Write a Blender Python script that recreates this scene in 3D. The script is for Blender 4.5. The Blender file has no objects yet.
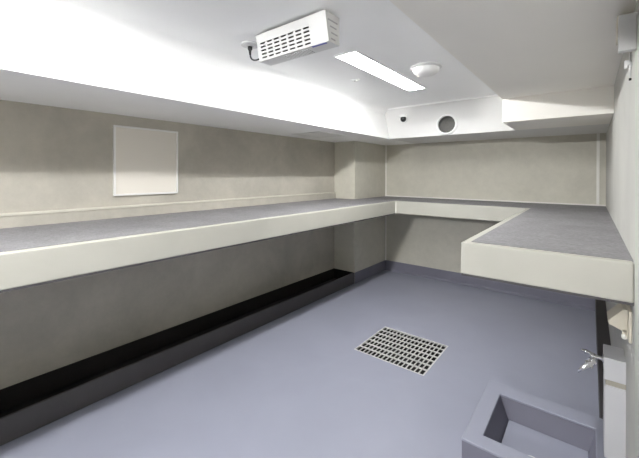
import bpy, bmesh, math
from mathutils import Vector, Matrix

scene = bpy.context.scene
col = scene.collection
PI = math.pi

# ------------------------------------------------------------------ materials
def new_mat(name):
    m = bpy.data.materials.new(name)
    m.use_nodes = True
    nt = m.node_tree
    b = nt.nodes['Principled BSDF']
    return m, nt, b

def mat(name, color, rough=0.5, metal=0.0, spec=0.5, var=0.0, scale=3.0, bump=0.0, bump_scale=60.0, var2=0.0, scale2=40.0):
    """procedural painted / mineral surface: slow blotches, fine grain and a little relief"""
    m, nt, b = new_mat(name)
    b.inputs['Roughness'].default_value = rough
    b.inputs['Metallic'].default_value = metal
    b.inputs['Specular IOR Level'].default_value = spec
    tc = nt.nodes.new('ShaderNodeTexCoord')
    last = None
    def noise(sc, detail=4.0, rough_=0.55, dist=0.0):
        n = nt.nodes.new('ShaderNodeTexNoise')
        n.inputs['Scale'].default_value = sc
        n.inputs['Detail'].default_value = detail
        n.inputs['Roughness'].default_value = rough_
        n.inputs['Distortion'].default_value = dist
        nt.links.new(tc.outputs['Object'], n.inputs['Vector'])
        return n
    def mixcol(fac_out, a, bcol):
        mx = nt.nodes.new('ShaderNodeMix'); mx.data_type = 'RGBA'
        nt.links.new(fac_out, mx.inputs['Factor'])
        mx.inputs['A'].default_value = (*a, 1); mx.inputs['B'].default_value = (*bcol, 1)
        return mx
    b.inputs['Base Color'].default_value = (*color, 1)
    if var > 0:
        n = noise(scale, 5.0, 0.55, 0.4)
        r = nt.nodes.new('ShaderNodeValToRGB')
        r.color_ramp.elements[0].position = 0.32
        r.color_ramp.elements[1].position = 0.70
        nt.links.new(n.outputs['Fac'], r.inputs['Fac'])
        lo = tuple(c * (1 - var) for c in color); hi = tuple(min(1, c * (1 + var)) for c in color)
        mx = mixcol(r.outputs['Color'], lo, hi)
        last = mx.outputs['Result']
    if var2 > 0:
        n = noise(scale2, 3.0, 0.7)
        r = nt.nodes.new('ShaderNodeValToRGB')
        r.color_ramp.elements[0].position = 0.35
        r.color_ramp.elements[1].position = 0.65
        r.color_ramp.elements[0].color = (1 - var2, 1 - var2, 1 - var2, 1)
        r.color_ramp.elements[1].color = (1 + var2, 1 + var2, 1 + var2, 1)
        nt.links.new(n.outputs['Fac'], r.inputs['Fac'])
        mm = nt.nodes.new('ShaderNodeMix'); mm.data_type = 'RGBA'; mm.blend_type = 'MULTIPLY'
        mm.inputs['Factor'].default_value = 1.0
        if last is None:
            mm.inputs['A'].default_value = (*color, 1)
        else:
            nt.links.new(last, mm.inputs['A'])
        nt.links.new(r.outputs['Color'], mm.inputs['B'])
        last = mm.outputs['Result']
    if last is not None:
        nt.links.new(last, b.inputs['Base Color'])
    if bump > 0:
        n = noise(bump_scale, 4.0, 0.6)
        bp = nt.nodes.new('ShaderNodeBump')
        bp.inputs['Strength'].default_value = bump
        bp.inputs['Distance'].default_value = 0.01
        nt.links.new(n.outputs['Fac'], bp.inputs['Height'])
        nt.links.new(bp.outputs['Normal'], b.inputs['Normal'])
    return m

def emit(name, color, strength):
    m, nt, b = new_mat(name)
    b.inputs['Base Color'].default_value = (0.8, 0.8, 0.8, 1)
    b.inputs['Emission Color'].default_value = (*color, 1)
    b.inputs['Emission Strength'].default_value = strength
    return m

M = {}
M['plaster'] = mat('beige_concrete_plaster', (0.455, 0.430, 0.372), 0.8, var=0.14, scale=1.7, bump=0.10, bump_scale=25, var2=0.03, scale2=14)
M['plaster_lit'] = mat('beige_concrete_plaster_lit', (0.57, 0.55, 0.475), 0.8, var=0.07, scale=1.8, bump=0.10, bump_scale=25, var2=0.03, scale2=14)  # wall plaster lightened in colour to stand in for stronger light
M['plaster_right'] = mat('pale_plaster', (0.50, 0.495, 0.465), 0.75, var=0.06, scale=2.5, bump=0.10, bump_scale=30)
M['fascia'] = mat('beige_bench_paint', (0.465, 0.456, 0.402), 0.6, var=0.04, scale=3.0, bump=0.05, bump_scale=30)
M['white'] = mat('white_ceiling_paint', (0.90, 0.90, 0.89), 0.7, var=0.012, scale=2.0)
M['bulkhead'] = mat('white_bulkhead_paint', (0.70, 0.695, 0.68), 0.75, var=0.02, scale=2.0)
M['ring'] = mat('white_enamel', (0.88, 0.88, 0.87), 0.4)
M['unit'] = mat('white_enamelled_sheet', (0.66, 0.66, 0.645), 0.45)
M['soffit'] = mat('off_white_soffit_paint', (0.86, 0.835, 0.78), 0.75, var=0.02, scale=1.2)
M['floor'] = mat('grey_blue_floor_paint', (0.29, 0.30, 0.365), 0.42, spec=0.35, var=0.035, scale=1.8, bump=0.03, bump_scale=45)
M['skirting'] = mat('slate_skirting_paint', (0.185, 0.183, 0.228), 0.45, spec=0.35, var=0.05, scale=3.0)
M['channel_shade'] = mat('black_channel_shade', (0.022, 0.02, 0.02), 0.6, spec=0.2, var=0.1, scale=4.0)  # near-black colour stands in for the shade under the left bench
M['kerb'] = mat('charcoal_kerb_paint', (0.085, 0.08, 0.082), 0.5, spec=0.3, var=0.06, scale=3.0)
M['coating'] = mat('grey_textured_bench_coating', (0.255, 0.249, 0.257), 0.75, spec=0.3, var=0.09, scale=4.0, bump=0.5, bump_scale=70, var2=0.14, scale2=55)
M['bead'] = mat('white_sealant', (0.78, 0.77, 0.73), 0.6)
M['steel'] = mat('galvanised_steel', (0.62, 0.615, 0.60), 0.4, metal=0.2, var=0.05, scale=30)
M['chrome'] = mat('chrome', (0.86, 0.86, 0.87), 0.14, metal=1.0)
M['pit'] = mat('drain_pit_concrete', (0.018, 0.017, 0.016), 0.8, var=0.2, scale=8)
M['plastic'] = mat('white_plastic', (0.76, 0.76, 0.745), 0.45)
M['casing'] = mat('grey_painted_metal', (0.56, 0.56, 0.575), 0.45, var=0.02, scale=5)
M['board'] = mat('white_board_enamel', (0.74, 0.70, 0.63), 0.35, spec=0.4)
M['alu'] = mat('pale_aluminium', (0.80, 0.79, 0.77), 0.4, metal=0.25)
M['dark'] = mat('dark_interior', (0.07, 0.066, 0.06), 0.7)
M['black'] = mat('black_plastic', (0.02, 0.02, 0.021), 0.25)
M['duct'] = mat('dark_duct_mesh', (0.10, 0.097, 0.09), 0.6, var=0.15, scale=60)
M['cream'] = mat('cream_metal', (0.56, 0.52, 0.43), 0.5)
M['sleeve'] = mat('beige_grey_sleeve', (0.36, 0.335, 0.28), 0.6)
M['greypaint'] = mat('light_grey_metal', (0.50, 0.50, 0.49), 0.5)
M['panelgrey'] = mat('pale_grey_plastic', (0.62, 0.62, 0.61), 0.55)
M['blue'] = mat('blue_print', (0.13, 0.14, 0.45), 0.5)
M['print'] = mat('grey_print', (0.38, 0.38, 0.38), 0.6)
M['lens'] = emit('lit_light_panel', (0.98, 0.985, 0.985), 8.0)
M['fill'] = emit('fill_lens', (0.98, 0.985, 0.985), 2300.0)
M['led'] = emit('lit_led_strip', (0.98, 0.985, 0.985), 190.0)

# ------------------------------------------------------------------ mesh helpers
def box(bm, x0, x1, y0, y1, z0, z1, rot=None):
    vs = [bm.verts.new(Vector(p)) for p in ((x0,y0,z0),(x1,y0,z0),(x1,y1,z0),(x0,y1,z0),(x0,y0,z1),(x1,y0,z1),(x1,y1,z1),(x0,y1,z1))]
    for f in ((0,3,2,1),(4,5,6,7),(0,1,5,4),(1,2,6,5),(2,3,7,6),(3,0,4,7)):
        bm.faces.new([vs[i] for i in f])
    return vs

def prism(bm, poly, axis, a, b):
    """extrude a polygon (list of 2D points) along an axis: 'z': (x,y), 'y': (x,z), 'x': (y,z)"""
    def P(p, t):
        return Vector((p[0], p[1], t)) if axis == 'z' else Vector((p[0], t, p[1])) if axis == 'y' else Vector((t, p[0], p[1]))
    v0 = [bm.verts.new(P(p, a)) for p in poly]; v1 = [bm.verts.new(P(p, b)) for p in poly]
    n = len(poly)
    bm.faces.new(v0[::-1]); bm.faces.new(v1)
    for i in range(n):
        j = (i + 1) % n
        bm.faces.new((v0[i], v0[j], v1[j], v1[i]))

def lathe(bm, prof, n=32, mtx=None, close=True):
    """prof: list of (r, h); axis +Z, moved by mtx"""
    mtx = mtx or Matrix()
    rings = []
    for r, h in prof:
        if r < 1e-6:
            rings.append([bm.verts.new(mtx @ Vector((0, 0, h)))])
        else:
            rings.append([bm.verts.new(mtx @ Vector((r*math.cos(2*PI*i/n), r*math.sin(2*PI*i/n), h))) for i in range(n)])
    for a, b in zip(rings, rings[1:]):
        for i in range(n):
            j = (i + 1) % n
            if len(a) == 1 and len(b) == 1: continue
            if len(a) == 1: bm.faces.new((a[0], b[i], b[j]))
            elif len(b) == 1: bm.faces.new((a[i], a[j], b[0]))
            else: bm.faces.new((a[i], a[j], b[j], b[i]))

def tube(bm, pts, rad, n=12):
    pts = [Vector(p) for p in pts]
    rads = rad if isinstance(rad, (list, tuple)) else [rad]*len(pts)
    rings = []
    up = Vector((0.13, 0.31, 0.94))
    for i, p in enumerate(pts):
        d = (pts[min(i+1, len(pts)-1)] - pts[max(i-1, 0)]).normalized()
        a = d.cross(up).normalized(); b = d.cross(a).normalized()
        rings.append([bm.verts.new(p + rads[i]*(math.cos(2*PI*k/n)*a + math.sin(2*PI*k/n)*b)) for k in range(n)])
    for r, q in zip(rings, rings[1:]):
        for k in range(n):
            j = (k+1) % n
            bm.faces.new((r[k], r[j], q[j], q[k]))
    bm.faces.new(rings[0][::-1]); bm.faces.new(rings[-1])

def axis_mtx(origin, direction):
    d = Vector(direction).normalized()
    return Matrix.Translation(Vector(origin)) @ d.to_track_quat('Z', 'Y').to_matrix().to_4x4()

def obj(name, bm, material, parent=None, bevel=0.0, segs=2, smooth=False, origin=None, smooth_angle=0):
    bmesh.ops.recalc_face_normals(bm, faces=bm.faces)
    me = bpy.data.meshes.new(name)
    o = bpy.data.objects.new(name, me)
    base = parent.location if parent is not None else Vector(origin) if origin is not None else Vector((0, 0, 0))
    bmesh.ops.translate(bm, verts=bm.verts, vec=-base)
    bm.to_mesh(me); bm.free()
    me.materials.append(material)
    col.objects.link(o)
    if parent is not None: o.parent = parent
    else: o.location = base
    if smooth:
        for p in me.polygons: p.use_smooth = True
    if smooth_angle:
        for p in me.polygons: p.use_smooth = True
        me.set_sharp_from_angle(angle=math.radians(smooth_angle))
    if bevel > 0:
        md = o.modifiers.new('bevel', 'BEVEL'); md.width = bevel; md.segments = segs; md.limit_method = 'ANGLE'; md.angle_limit = math.radians(35)
    return o

def part(name, parent, material, fn, **kw):
    bm = bmesh.new(); fn(bm)
    if parent.type == 'MESH' or parent.parent is not None:      # sub-part: origin of its thing
        base = parent.location + (parent.parent.location if parent.parent else Vector((0, 0, 0)))
        bmesh.ops.recalc_face_normals(bm, faces=bm.faces)
        bmesh.ops.translate(bm, verts=bm.verts, vec=parent.location - base)
    return obj(name, bm, material, parent, **kw)

def thing(name, label, cat, loc, group=None):
    o = bpy.data.objects.new(name, None); col.objects.link(o)
    o.location = Vector(loc); o.empty_display_size = 0.05
    o['label'] = label; o['category'] = cat
    if group: o['group'] = group
    return o

def single(name, label, cat, material, fn, origin, **kw):
    bm = bmesh.new(); fn(bm)
    o = obj(name, bm, material, None, origin=origin, **kw)
    o['label'] = label; o['category'] = cat
    return o

def struct(name, material, fn, **kw):
    bm = bmesh.new(); fn(bm)
    o = obj(name, bm, material, None, **kw)
    o['kind'] = 'structure'
    return o

def cut(o, fn):
    """subtract a solid from a mesh object and keep the result as plain mesh"""
    bm = bmesh.new(); fn(bm)
    c = obj('cutter', bm, M['dark'])
    md = o.modifiers.new('cut', 'BOOLEAN'); md.operation = 'DIFFERENCE'; md.object = c; md.solver = 'EXACT'
    bpy.context.view_layer.update()
    dg = bpy.context.evaluated_depsgraph_get()
    me = bpy.data.meshes.new_from_object(o.evaluated_get(dg))
    o.modifiers.clear(); o.data = me
    bpy.data.objects.remove(c)

# ------------------------------------------------------------------ dimensions (m)
XL, XP, XS, XK, XC, XRB, XR = -3.07, -2.697, -2.095, -2.165, -0.645, -0.547, 0.146
YN, YP, YBB, YK, YB, YRB, YW = -3.7, 4.215, 4.315, 4.27, 5.178, 1.915, 3.556
ZB, ZBB, ZS, ZC, ZR, ZK = 1.235, 1.066, 2.093, 2.515, 2.313, 0.16

# ------------------------------------------------------------------ the room
fl = struct('floor', M['floor'], lambda b: box(b, XL-0.15, XR+0.15, YN-0.15, YB+0.15, -0.25, 0))
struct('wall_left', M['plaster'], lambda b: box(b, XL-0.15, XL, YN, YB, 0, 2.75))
struct('wall_left_pillar', M['plaster_lit'], lambda b: box(b, XL, XP, YP, YB, 0, ZS), bevel=0.006)
struct('wall_back', M['plaster_lit'], lambda b: box(b, XL, XR, YB, YB+0.15, 0, 2.75))
struct('wall_right', M['plaster_right'], lambda b: box(b, XR, XR+0.15, YN, YB+0.15, 0, 2.75))
struct('wall_front', M['plaster'], lambda b: box(b, XL-0.15, XR+0.15, YN-0.15, YN, 0, 2.75))
ce = struct('ceiling', M['white'], lambda b: box(b, XK-0.1, XC+0.05, YN, YK+0.05, ZC, 2.75))
struct('ceiling_right', M['soffit'], lambda b: box(b, XC, XR, YN, YW, ZR, 2.75))
def left_bulkhead(b):
    # leaning face that runs into the ceiling with a rounded cove
    r = 0.09; xt = XK-0.075
    arc = [(xt + r*(1-math.cos(t*PI/12)), ZC - r*(1-math.sin(t*PI/12))) for t in range(0, 7)]
    prism(b, [(XL, ZS), (XK, ZS)] + arc + [(xt+r, 2.75), (XL, 2.75)], 'y', YN, YB)
struct('ceiling_left_bulkhead', M['white'], left_bulkhead, smooth_angle=20)
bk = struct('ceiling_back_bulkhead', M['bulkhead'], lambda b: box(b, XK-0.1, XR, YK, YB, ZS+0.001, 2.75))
VX, VZ = -1.388, 2.224
cut(bk, lambda b: lathe(b, [(0, -0.1), (0.112, -0.1), (0.112, 0.35), (0, 0.35)], 40, axis_mtx((VX, YK, VZ), (0, 1, 0))))
struct('ceiling_right_bulkhead', M['soffit'], lambda b: box(b, XC, XR, YW, YK, ZS, 2.75), bevel=0.002)

# skirtings and the painted kerb that closes the space in front of the recessed wall
struct('baseboard_left', M['kerb'], lambda b: box(b, XP-0.02, XP, YN, YP, 0, ZK), bevel=0.004)
struct('baseboard_left_channel', M['channel_shade'], lambda b: prism(b, [(XL, 0), (XP-0.02, 0), (XP-0.02, ZK-0.004), (XP-0.032, ZK-0.004), (XP-0.032, 0.012), (XL+0.012, 0.012), (XL+0.012, ZK), (XL, ZK)], 'y', YN, YP-0.012))  # hollow and near-black, imitating the under-bench shade behind the kerb
struct('baseboard_left_return', M['channel_shade'], lambda b: box(b, XL, XP-0.02, YP-0.012, YP, 0, ZK))
struct('baseboard_left_pillar', M['skirting'], lambda b: box(b, XP, XP+0.012, YP, YB-0.012, 0, ZK), bevel=0.003)
struct('baseboard_back', M['skirting'], lambda b: prism(b, [(YB, 0), (YB, ZK), (YB-0.012, ZK), (YB-0.012, 0.03), (YB-0.04, 0)], 'x', XP, XR))
struct('baseboard_right_shade', M['kerb'], lambda b: box(b, 0.055, XR, 2.64, YB-0.045, 0, ZK), bevel=0.004)  # widened dark block in place of soft shade at the wall foot
# sealant beads
struct('trim_1', M['bead'], lambda b: box(b, XP, XP+0.016, YB-0.016, YB, ZK, ZS))
struct('trim_2', M['bead'], lambda b: box(b, 0.060, 0.088, YB-0.012, YB, ZB, ZS))
struct('trim_3', M['bead'], lambda b: box(b, XP+0.016, XR, YB-0.014, YB, ZB+0.004, ZB+0.020))
struct('trim_4', M['white'], lambda b: box(b, XK-0.05, XC, YK-0.018, YK, ZC-0.016, ZC))

# ------------------------------------------------------------------ the continuous bench
bench = thing('concrete_bench', 'continuous beige concrete bench with grey textured top running around the left, back and right walls', 'bench', (XL, YP, ZBB))
U = [(XL, YN), (XS, YN), (XS, YBB), (XRB, YBB), (XRB, YRB), (XR, YRB), (XR, YB), (XP, YB), (XP, YP), (XL, YP)]
part('slab', bench, M['fascia'], lambda b: prism(b, U, 'z', ZBB, ZB), bevel=0.008, segs=3)
i = 0.044
UT = [(XL+0.02, YN), (XS-i, YN), (XS-i, YBB+i), (XRB+i, YBB+i), (XRB+i, YRB+i), (XR, YRB+i), (XR, YB), (XP, YB), (XP, YP), (XL+0.02, YP)]
part('bench_top', bench, M['coating'], lambda b: prism(b, UT, 'z', ZB-0.01, ZB+0.003))
part('upstand', bench, M['plaster'], lambda b: prism(b, [(XL, ZB), (XL+0.03, ZB), (XL+0.028, 1.318), (XL+0.018, 1.330), (XL, 1.330)], 'y', YN, YP))
part('upstand_highlight', bench, M['plaster_lit'], lambda b: box(b, XL, XL+0.036, YN, YP, 1.314, 1.336), bevel=0.007)  # lighter strip paints in the bright line along the upstand's top edge
part('corner_bead', bench, M['bead'], lambda b: box(b, XS-0.004, XS+0.010, YBB-0.010, YBB+0.004, ZBB+0.008, ZB-0.006))
part('drip_edge', bench, M['kerb'], lambda b: [box(b, XS-0.02, XS-0.004, YN, YBB, ZBB-0.010, ZBB+0.004), box(b, XRB+0.004, XR, YRB+0.004, YRB+0.02, ZBB-0.010, ZBB+0.004)])

# ------------------------------------------------------------------ whiteboard
wb = thing('whiteboard', 'white board in a slim pale frame hanging on the left wall above the bench', 'whiteboard', (XL, 1.40, 1.42))
y0, y1, z0, z1 = 1.122, 1.678, 1.418, 2.004
part('board_panel', wb, M['board'], lambda b: box(b, XL, XL+0.012, y0+0.005, y1-0.005, z0+0.005, z1-0.005))
def fr(b):
    w = 0.016; d = XL+0.020
    box(b, XL, d, y0, y1, z1-w, z1); box(b, XL, d, y0, y1, z0, z0+w)
    box(b, XL, d, y0, y0+w, z0+w, z1-w); box(b, XL, d, y1-w, y1, z0+w, z1-w)
part('frame', wb, M['alu'], fr, bevel=0.002)

# ------------------------------------------------------------------ recessed linear lights
def linear_light(cx, ya, yb, label):
    t = thing('linear_light', label, 'ceiling light', (cx, (ya+yb)/2, ZC))
    w = 0.089
    part('diffuser', t, M['lens'], lambda b: box(b, cx-w, cx+w, ya, yb, ZC-0.004, ZC))
    part('led_strip', t, M['led'], lambda b: tube(b, [(cx, ya+0.03, ZC+0.001), (cx, yb-0.03, ZC+0.001)], 0.0125, 16))
    def frame(b):
        e = 0.010; z = ZC-0.008
        box(b, cx-w-e, cx-w, ya-e, yb+e, z, ZC); box(b, cx+w, cx+w+e, ya-e, yb+e, z, ZC)
        box(b, cx-w, cx+w, ya-e, ya, z, ZC); box(b, cx-w, cx+w, yb, yb+e, z, ZC)
    part('frame', t, M['plastic'], frame)
    return t
linear_light(-1.447, 2.125, 3.475, 'glowing long white recessed light panel in the ceiling beside the round dome')
linear_light(-1.39, -0.75, 0.80, 'glowing long recessed light panel over the entrance end, second from the round dome')

# flood light over the entrance, added unseen to brighten the back wall
FX, FZ = -1.39, 2.462
ld = thing('fill_light', 'small rectangular fill lamp, added unseen high on the entrance wall', 'fill light', (FX, YN, FZ))
part('housing', ld, M['plastic'], lambda b: box(b, FX-0.20, FX+0.20, YN, YN+0.05, FZ-0.045, FZ+0.045), bevel=0.006)
part('diffuser', ld, M['fill'], lambda b: box(b, FX-0.17, FX+0.17, YN+0.05, YN+0.053, FZ+0.008, FZ+0.040))

# ------------------------------------------------------------------ round dome on the ceiling
dl = thing('ceiling_dome_light', 'round white dome on a flat disc on the ceiling, right of the lit panel', 'ceiling light', (-1.085, 2.80, ZC))
part('base', dl, M['panelgrey'], lambda b: lathe(b, [(0, 0), (0.128, 0), (0.128, -0.014), (0.106, -0.020), (0, -0.020)], 40, axis_mtx((-1.085, 2.80, ZC), (0, 0, 1))), bevel=0.003)
part('cover', dl, M['plastic'], lambda b: lathe(b, [(0.106, -0.018), (0.106, -0.034), (0.098, -0.052), (0.080, -0.067), (0.048, -0.078), (0, -0.082)], 40, axis_mtx((-1.085, 2.80, ZC), (0, 0, 1))), smooth=True)

# small ceiling disc
sd = thing('ceiling_sensor', 'tiny white round sensor on the ceiling left of the lit panel', 'sensor', (-1.775, 2.78, ZC))
part('plate', sd, M['plastic'], lambda b: lathe(b, [(0, 0), (0.042, 0), (0.040, -0.006), (0, -0.008)], 28, axis_mtx((-1.775, 2.78, ZC), (0, 0, 1))))
part('tip', sd, M['greypaint'], lambda b: lathe(b, [(0.016, -0.006), (0.013, -0.013), (0, -0.015)], 20, axis_mtx((-1.775, 2.78, ZC), (0, 0, 1))), smooth=True)

# ------------------------------------------------------------------ slotted white unit under the ceiling
ux0, ux1 = -1.702, -1.132
UZ0, UZ1, UYF0, UYF1, UYB = 2.340, 2.500, 1.500, 1.466, 1.600      # bottom, top, front bottom, front top, rear
un = thing('ventilation_unit', 'white slotted box hanging under the ceiling, plugged into a ceiling outlet', 'ventilation unit', ((ux0+ux1)/2, 1.56, ZC))
def fy(z): return UYF0 + (UYF1-UYF0)*(z-UZ0)/(UZ1-UZ0)
def housing(b):
    t = 0.004
    prism(b, [(UYF1, UZ1), (UYB, UZ1), (UYB, UZ1-t), (UYF1, UZ1-t)], 'x', ux0, ux1)
    prism(b, [(UYF0, UZ0), (UYB, UZ0), (UYB, UZ0+t), (UYF0, UZ0+t)], 'x', ux0, ux1)
    for x in (ux0, ux1-t):
        prism(b, [(UYF0, UZ0+t), (UYB, UZ0+t), (UYB, UZ1-t), (UYF1, UZ1-t)], 'x', x, x+t)
    box(b, ux0+t, ux1-t, UYB-t, UYB, UZ0+t, UZ1-t)
part('housing', un, M['unit'], housing)
def front(b):
    W, H = ux1-ux0, UZ1-UZ0
    xs = [0.0]; 
    for k in range(7):
        a = 0.055 + 0.107*k; xs += [a, a+0.078]
    xs.append(1.0)
    zs = [0.0]
    for k in range(5):
        a = 0.085 + 0.133*k; zs += [a, a+0.066]
    zs.append(1.0)
    def V(u, v, off): 
        z = UZ0 + H*v
        return Vector((ux0 + W*u, fy(z) + off, z))
    F = [[b.verts.new(V(u, v, 0)) for v in zs] for u in xs]
    B = [[b.verts.new(V(u, v, 0.004)) for v in zs] for u in xs]
    nu, nv = len(xs)-1, len(zs)-1
    hole = lambda i, j: 0 <= i < nu and 0 <= j < nv and i % 2 == 1 and j % 2 == 1
    solid = lambda i, j: 0 <= i < nu and 0 <= j < nv and not hole(i, j)
    for i in range(nu):
        for j in range(nv):
            if hole(i, j): continue
            b.faces.new((F[i][j], F[i+1][j], F[i+1][j+1], F[i][j+1]))
            b.faces.new((B[i][j], B[i][j+1], B[i+1][j+1], B[i+1][j]))
            if not solid(i-1, j): b.faces.new((F[i][j], F[i][j+1], B[i][j+1], B[i][j]))
            if not solid(i+1, j): b.faces.new((F[i+1][j], B[i+1][j], B[i+1][j+1], F[i+1][j+1]))
            if not solid(i, j-1): b.faces.new((F[i][j], B[i][j], B[i+1][j], F[i+1][j]))
            if not solid(i, j+1): b.faces.new((F[i][j+1], F[i+1][j+1], B[i+1][j+1], B[i][j+1]))
part('slotted_front', un, M['unit'], front)
part('filter', un, M['dark'], lambda b: box(b, ux0+0.012, ux0+0.46, 1.530, 1.585, UZ0+0.006, UZ1-0.012))
part('outlet_grille', un, M['plastic'], lambda b: [box(b, -1.500+0.017*k, -1.492+0.017*k, 1.520, 1.590, UZ0-0.004, UZ0) for k in range(12)])
part('label_strip', un, M['blue'], lambda b: box(b, -1.262, -1.158, 1.506, 1.520, UZ0-0.002, UZ0))
def sidetext(b):
    for k, (ya, yb_) in enumerate(((1.49, 1.58), (1.51, 1.57), (1.52, 1.58), (1.52, 1.56))):
        z = 2.462 - 0.033*k
        box(b, ux1, ux1+0.0015, ya, yb_, z-0.008, z)
part('side_grille', un, M['print'], sidetext)
part('mounting_bracket', un, M['greypaint'], lambda b: box(b, ux0+0.05, ux0+0.08, 1.49, 1.58, UZ1, ZC))
part('mounting_bracket', un, M['greypaint'], lambda b: box(b, ux1-0.08, ux1-0.05, 1.49, 1.58, UZ1, ZC))
def cord(b):
    pts = []
    P0, P1, P2, P3 = Vector((-1.872, 1.562, ZC-0.070)), Vector((-1.868, 1.562, ZC-0.135)), Vector((-1.78, 1.56, ZC-0.135)), Vector((ux0+0.002, 1.54, 2.395))
    for k in range(15):
        t = k/14; s = 1-t
        pts.append(s**3*P0 + 3*s*s*t*P1 + 3*s*t*t*P2 + t**3*P3)
    tube(b, pts, 0.0055, 10)
cd = part('power_cord', un, M['black'], cord, smooth=True)
part('plug', cd, M['black'], lambda b: tube(b, [(-1.874, 1.562, ZC-0.015), (-1.874, 1.562, ZC-0.036), (-1.874, 1.562, ZC-0.046), (-1.872, 1.562, ZC-0.074)], [0.017, 0.016, 0.010, 0.007], 14), smooth=True)

ro = thing('ceiling_outlet', 'pale round ceiling outlet with a black plug in it, left of the slotted box', 'outlet', (-1.872, 1.562, ZC))
part('cover_plate', ro, M['panelgrey'], lambda b: lathe(b, [(0, 0), (0.064, 0), (0.062, -0.010), (0.030, -0.014), (0, -0.014)], 32, axis_mtx((-1.872, 1.562, ZC), (0, 0, 1))))
part('socket', ro, M['greypaint'], lambda b: lathe(b, [(0.024, -0.012), (0.024, -0.017), (0.0, -0.017)], 24, axis_mtx((-1.874, 1.562, ZC), (0, 0, 1))))

# ------------------------------------------------------------------ camera dome and duct on the back bulkhead
CX, CZ = -1.955, 2.358
sc = thing('security_camera', 'small black dome camera with white collar on the back bulkhead', 'camera', (CX, YK, CZ))
part('collar', sc, M['plastic'], lambda b: lathe(b, [(0, 0), (0.060, 0), (0.058, 0.012), (0.046, 0.022), (0, 0.022)], 32, axis_mtx((CX, YK, CZ), (0, -1, 0))))
part('lens_dome', sc, M['black'], lambda b: lathe(b, [(0.041, 0.020), (0.040, 0.030), (0.033, 0.045), (0.020, 0.055), (0, 0.058)], 28, axis_mtx((CX, YK, CZ-0.004), (0, -1, -0.35))), smooth=True)
part('hood', sc, M['plastic'], lambda b: prism(b, [(CX-0.052, CZ+0.012), (CX+0.052, CZ+0.012), (CX+0.045, CZ+0.034), (CX+0.022, CZ+0.050), (CX-0.022, CZ+0.050), (CX-0.045, CZ+0.034)], 'y', YK-0.058, YK-0.010), bevel=0.006)

vd = thing('duct_vent', 'round dark duct opening with a white ring on the back bulkhead', 'vent', (VX, YK, VZ))
part('ring', vd, M['ring'], lambda b: lathe(b, [(0.104, 0.0), (0.104, 0.022), (0.110, 0.027), (0.124, 0.022), (0.128, 0.0)], 44, axis_mtx((VX, YK, VZ), (0, -1, 0))), smooth=True)
part('duct_pipe', vd, M['duct'], lambda b: lathe(b, [(0.110, 0.003), (0.106, 0.003), (0.106, -0.30), (0.110, -0.30), (0.110, 0.003)], 40, axis_mtx((VX, YK, VZ), (0, -1, 0))), smooth=True)
part('mesh_screen', vd, M['duct'], lambda b: lathe(b, [(0, -0.055), (0.106, -0.055), (0.106, -0.060), (0, -0.060)], 40, axis_mtx((VX, YK, VZ), (0, -1, 0))))

# access panel in the left bulkhead's underside
ap = thing('ceiling_access_panel', 'flush pale access panel in the underside of the left bulkhead near the pillar', 'access panel', (-2.62, 3.28, ZS))
part('panel', ap, M['plastic'], lambda b: box(b, -2.85, -2.40, 3.02, 3.55, ZS-0.005, ZS), bevel=0.001)

# ------------------------------------------------------------------ floor grate
gx0, gx1, gy0, gy1 = -1.683, -1.026, 2.622, 3.225
cut(fl, lambda b: box(b, gx0, gx1, gy0, gy1, -0.20, 0.05))
fg = thing('floor_grate', 'rectangular steel floor drain grate in the middle of the grey floor', 'drain grate', ((gx0+gx1)/2, (gy0+gy1)/2, -0.20))
def gframe(b):
    w = 0.012
    box(b, gx0, gx1, gy0, gy0+w, -0.012, 0.002); box(b, gx0, gx1, gy1-w, gy1, -0.012, 0.002)
    box(b, gx0, gx0+w, gy0+w, gy1-w, -0.012, 0.002); box(b, gx1-w, gx1, gy0+w, gy1-w, -0.012, 0.002)
part('frame', fg, M['steel'], gframe)
def gbars(b):
    a0, a1, b0, b1 = gx0+0.012, gx1-0.012, gy0+0.012, gy1-0.012
    n = 17
    for k in range(1, n):
        x = a0 + (a1-a0)*k/n; box(b, x-0.0042, x+0.0042, b0, b1, -0.006, 0.001)
    m = 7
    for k in range(1, m):
        y = b0 + (b1-b0)*k/m; box(b, a0, a1, y-0.008, y+0.008, -0.006, 0.0015)
part('bars', fg, M['steel'], gbars)
def gpit(b):
    t = 0.004
    box(b, gx0, gx1, gy0, gy1, -0.20, -0.196)
    box(b, gx0, gx0+t, gy0, gy1, -0.196, -0.012); box(b, gx1-t, gx1, gy0, gy1, -0.196, -0.012)
    box(b, gx0+t, gx1-t, gy0, gy0+t, -0.196, -0.012); box(b, gx0+t, gx1-t, gy1-t, gy1, -0.196, -0.012)
part('drain_pan', fg, M['pit'], gpit)

# ------------------------------------------------------------------ low basin under the tap
bx0, bx1, by0, by1, bz = -0.550, XR, 1.950, 2.630, 0.15
ba = thing('floor_basin', 'low grey painted floor basin with wide rim in the near right corner', 'basin', (-0.2, 2.29, 0))
IT = ((-0.458, 2.046), (0.031, 2.046), (0.031, 2.502), (-0.458, 2.502))
IB = ((-0.405, 2.085), (0.000, 2.085), (0.000, 2.485), (-0.405, 2.485))
def quad_ring(b, lo, hi, za, zb):
    l = [b.verts.new((x, y, za)) for x, y in lo]; h = [b.verts.new((x, y, zb)) for x, y in hi]
    for k in range(4):
        j = (k+1) % 4; b.faces.new((l[k], l[j], h[j], h[k]))
    return l, h
OT = ((bx0, by0), (bx1, by0), (bx1, by1), (bx0, by1))
def shift(q, d): 
    cx, cy = (q[0][0]+q[2][0])/2, (q[0][1]+q[2][1])/2
    return tuple((x + (d if x > cx else -d), y + (d if y > cy else -d)) for x, y in q)
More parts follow.
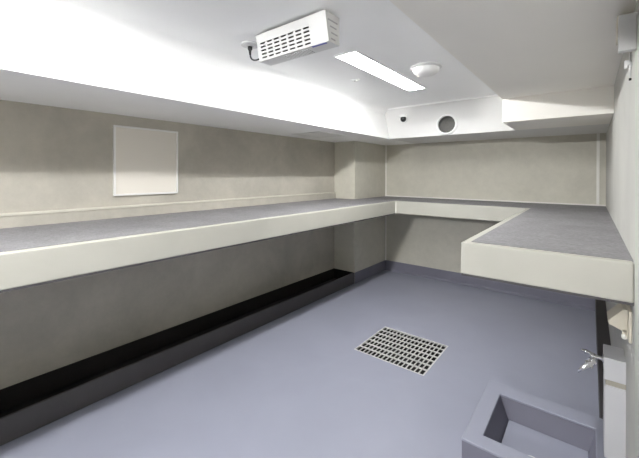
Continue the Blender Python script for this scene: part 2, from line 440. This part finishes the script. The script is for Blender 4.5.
def rim(b):                                          # solid frame: top, outer lip, inner lip
    l1, h1 = quad_ring(b, OT, OT, bz-0.016, bz)
    l2, h2 = quad_ring(b, IT, IT, bz-0.016, bz)
    for k in range(4):
        j = (k+1) % 4
        b.faces.new((h1[k], h1[j], h2[j], h2[k])); b.faces.new((l1[k], l1[j], l2[j], l2[k]))
part('rim', ba, M['floor'], rim, bevel=0.006, segs=3)
def sides(b):                                        # outer and inner walls, in a darker tone than the rim
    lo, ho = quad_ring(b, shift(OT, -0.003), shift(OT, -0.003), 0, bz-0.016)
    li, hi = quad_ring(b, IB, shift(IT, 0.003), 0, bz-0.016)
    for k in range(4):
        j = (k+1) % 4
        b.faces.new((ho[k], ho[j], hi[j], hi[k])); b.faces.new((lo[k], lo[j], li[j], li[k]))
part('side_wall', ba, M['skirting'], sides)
part('basin_floor', ba, M['floor'], lambda b: box(b, -0.404, -0.001, 2.086, 2.484, 0.001, 0.012))
dr = part('drain', ba, M['steel'], lambda b: lathe(b, [(0, 0.012), (0.034, 0.012), (0.034, 0.017), (0.026, 0.019), (0, 0.017)], 28, axis_mtx((-0.245, 2.205, 0), (0, 0, 1))))
part('drain_holes', ba, M['dark'], lambda b: [lathe(b, [(0, 0.0172), (0.0045, 0.0172), (0.0045, 0.0198), (0, 0.0198)], 10, axis_mtx((-0.245+0.016*math.cos(k*PI/3), 2.205+0.016*math.sin(k*PI/3), 0), (0, 0, 1))) for k in range(6)])

# ------------------------------------------------------------------ pipe casing on the right wall and its tap
CY = 2.276
pc = thing('pipe_casing', 'light grey boxed pipe casing in two lengths on the right wall under the bench', 'pipe casing', (0.10, CY+0.1, bz))
part('upper_cover', pc, M['casing'], lambda b: prism(b, [(CY, 0.552), (CY+0.18, 0.552), (CY+0.18, 0.664), (CY, 0.664)], 'x', 0.061, XR), bevel=0.002)
part('lower_cover', pc, M['casing'], lambda b: box(b, 0.063, XR, CY, CY+0.18, bz, 0.524), bevel=0.002)
part('joint_sleeve', pc, M['sleeve'], lambda b: box(b, 0.068, XR, CY+0.006, CY+0.17, 0.524, 0.552))

tp = thing('wall_tap', 'chrome tap with lever and angled spout sticking out of the grey pipe casing', 'tap', (0.061, CY+0.03, 0.645))
ty = CY+0.03
part('body', tp, M['chrome'], lambda b: [lathe(b, [(0, 0), (0.024, 0), (0.024, 0.004), (0.010, 0.007), (0.010, 0.028), (0.015, 0.030), (0.015, 0.050), (0.009, 0.056), (0, 0.056)], 24, axis_mtx((0.061, ty, 0.642), (-1, 0, 0)))], smooth=False, bevel=0.001)
part('lever', tp, M['chrome'], lambda b: [tube(b, [(0.022, ty, 0.648), (0.004, ty-0.008, 0.657), (-0.012, ty-0.008, 0.660)], [0.011, 0.009, 0.009]), tube(b, [(-0.012, ty-0.030, 0.672), (-0.014, ty-0.008, 0.661), (-0.016, ty+0.014, 0.650)], 0.009), tube(b, [(-0.012, ty-0.008, 0.660), (-0.032, ty-0.008, 0.664)], [0.009, 0.006])], smooth=True)
part('spout', tp, M['chrome'], lambda b: tube(b, [(0.022, ty, 0.640), (0.014, ty-0.014, 0.622), (0.000, ty-0.030, 0.606), (-0.022, ty-0.042, 0.587), (-0.046, ty-0.052, 0.560)], [0.014, 0.017, 0.014, 0.011, 0.005]), smooth=True)
part('collar_nut', tp, M['chrome'], lambda b: [lathe(b, [(0, -0.007), (0.021, -0.007), (0.021, 0.007), (0, 0.007)], 6, axis_mtx((0.000, ty-0.030, 0.606), (-0.6, -0.4, -0.5))), lathe(b, [(0, -0.006), (0.021, -0.006), (0.021, 0.006), (0, 0.006)], 6, axis_mtx((0.014, ty-0.014, 0.622), (-0.6, -0.5, -0.6)))], bevel=0.001)

# ------------------------------------------------------------------ bracket under the right bench end
br = thing('wall_bracket', 'cream wedge-shaped wall bracket under the near end of the right bench', 'bracket', (XR, 2.08, 0.90))
part('back_plate', br, M['cream'], lambda b: box(b, XR-0.012, XR, 1.985, 2.20, 0.872, 1.010), bevel=0.003)
part('wedge_arm', br, M['cream'], lambda b: prism(b, [(0.066, 0.936), (0.072, 0.922), (XR-0.012, 0.894), (XR-0.012, 1.000), (0.118, 1.000)], 'y', 2.03, 2.16), bevel=0.003)
part('screw_knob', br, M['bead'], lambda b: lathe(b, [(0, 0), (0.010, 0), (0.010, 0.012), (0.006, 0.016), (0, 0.016)], 16, axis_mtx((0.122, 2.030, 0.882), (0, -1, 0))))
part('knob_stem', br, M['cream'], lambda b: box(b, 0.116, 0.134, 2.030, 2.05, 0.874, 0.91))

# ------------------------------------------------------------------ box and rod high on the right wall
wx = thing('wall_box', 'pale grey box with a gap behind its cover, high on the right wall', 'box', (XR, 1.95, 2.105))
part('cover', wx, M['greypaint'], lambda b: box(b, 0.089, XR-0.001, 1.85, 1.885, 2.107, 2.254), bevel=0.003)
part('core', wx, M['dark'], lambda b: box(b, 0.099, XR, 1.885, 1.935, 2.150, 2.250))
part('base', wx, M['cream'], lambda b: box(b, 0.089, XR, 1.935, 2.05, 2.190, 2.285), bevel=0.003)
rd = thing('wall_latch', 'small white wall fitting with a slim vertical rod below the pale grey box', 'fitting', (XR, 2.11, 2.05))
part('block', rd, M['plastic'], lambda b: box(b, 0.122, XR, 2.10, 2.13, 2.095, 2.130), bevel=0.004)
part('rod', rd, M['steel'], lambda b: tube(b, [(0.139, 2.06, 2.150), (0.139, 2.06, 2.034)], 0.0035), smooth=True)
part('rod_tip', rd, M['black'], lambda b: tube(b, [(0.139, 2.06, 2.036), (0.139, 2.06, 2.026)], 0.005), smooth=True)
part('arm', rd, M['plastic'], lambda b: box(b, 0.130, XR, 2.054, 2.105, 2.094, 2.108))

# ------------------------------------------------------------------ world, camera, view
w = bpy.data.worlds.new('world'); scene.world = w; w.use_nodes = True
w.node_tree.nodes['Background'].inputs['Color'].default_value = (0.9, 0.95, 1.0, 1)
w.node_tree.nodes['Background'].inputs['Strength'].default_value = 0.05

F_PX = 339.13
cam = bpy.data.cameras.new('camera'); co = bpy.data.objects.new('camera', cam); col.objects.link(co)
cam.sensor_fit = 'HORIZONTAL'; cam.sensor_width = 36.0
cam.lens = F_PX*36.0/639.0
cam.shift_y = (175.88-229.0)/639.0
cam.clip_start = 0.02
co.matrix_world = Matrix.Translation((0, 0, 1.6)) @ Matrix.Rotation(0.6732, 4, 'Z') @ Matrix.Rotation(PI/2-0.0039, 4, 'X') @ Matrix.Rotation(-0.0025*-1, 4, 'Z')
scene.camera = co

scene.view_settings.view_transform = 'Standard'
scene.view_settings.look = 'None'
scene.view_settings.gamma = 1.0
scene.view_settings.use_curve_mapping = False
scene.view_settings.exposure = 0.88
scene.cycles.use_denoising = True
scene.cycles.max_bounces = 14
scene.cycles.diffuse_bounces = 10
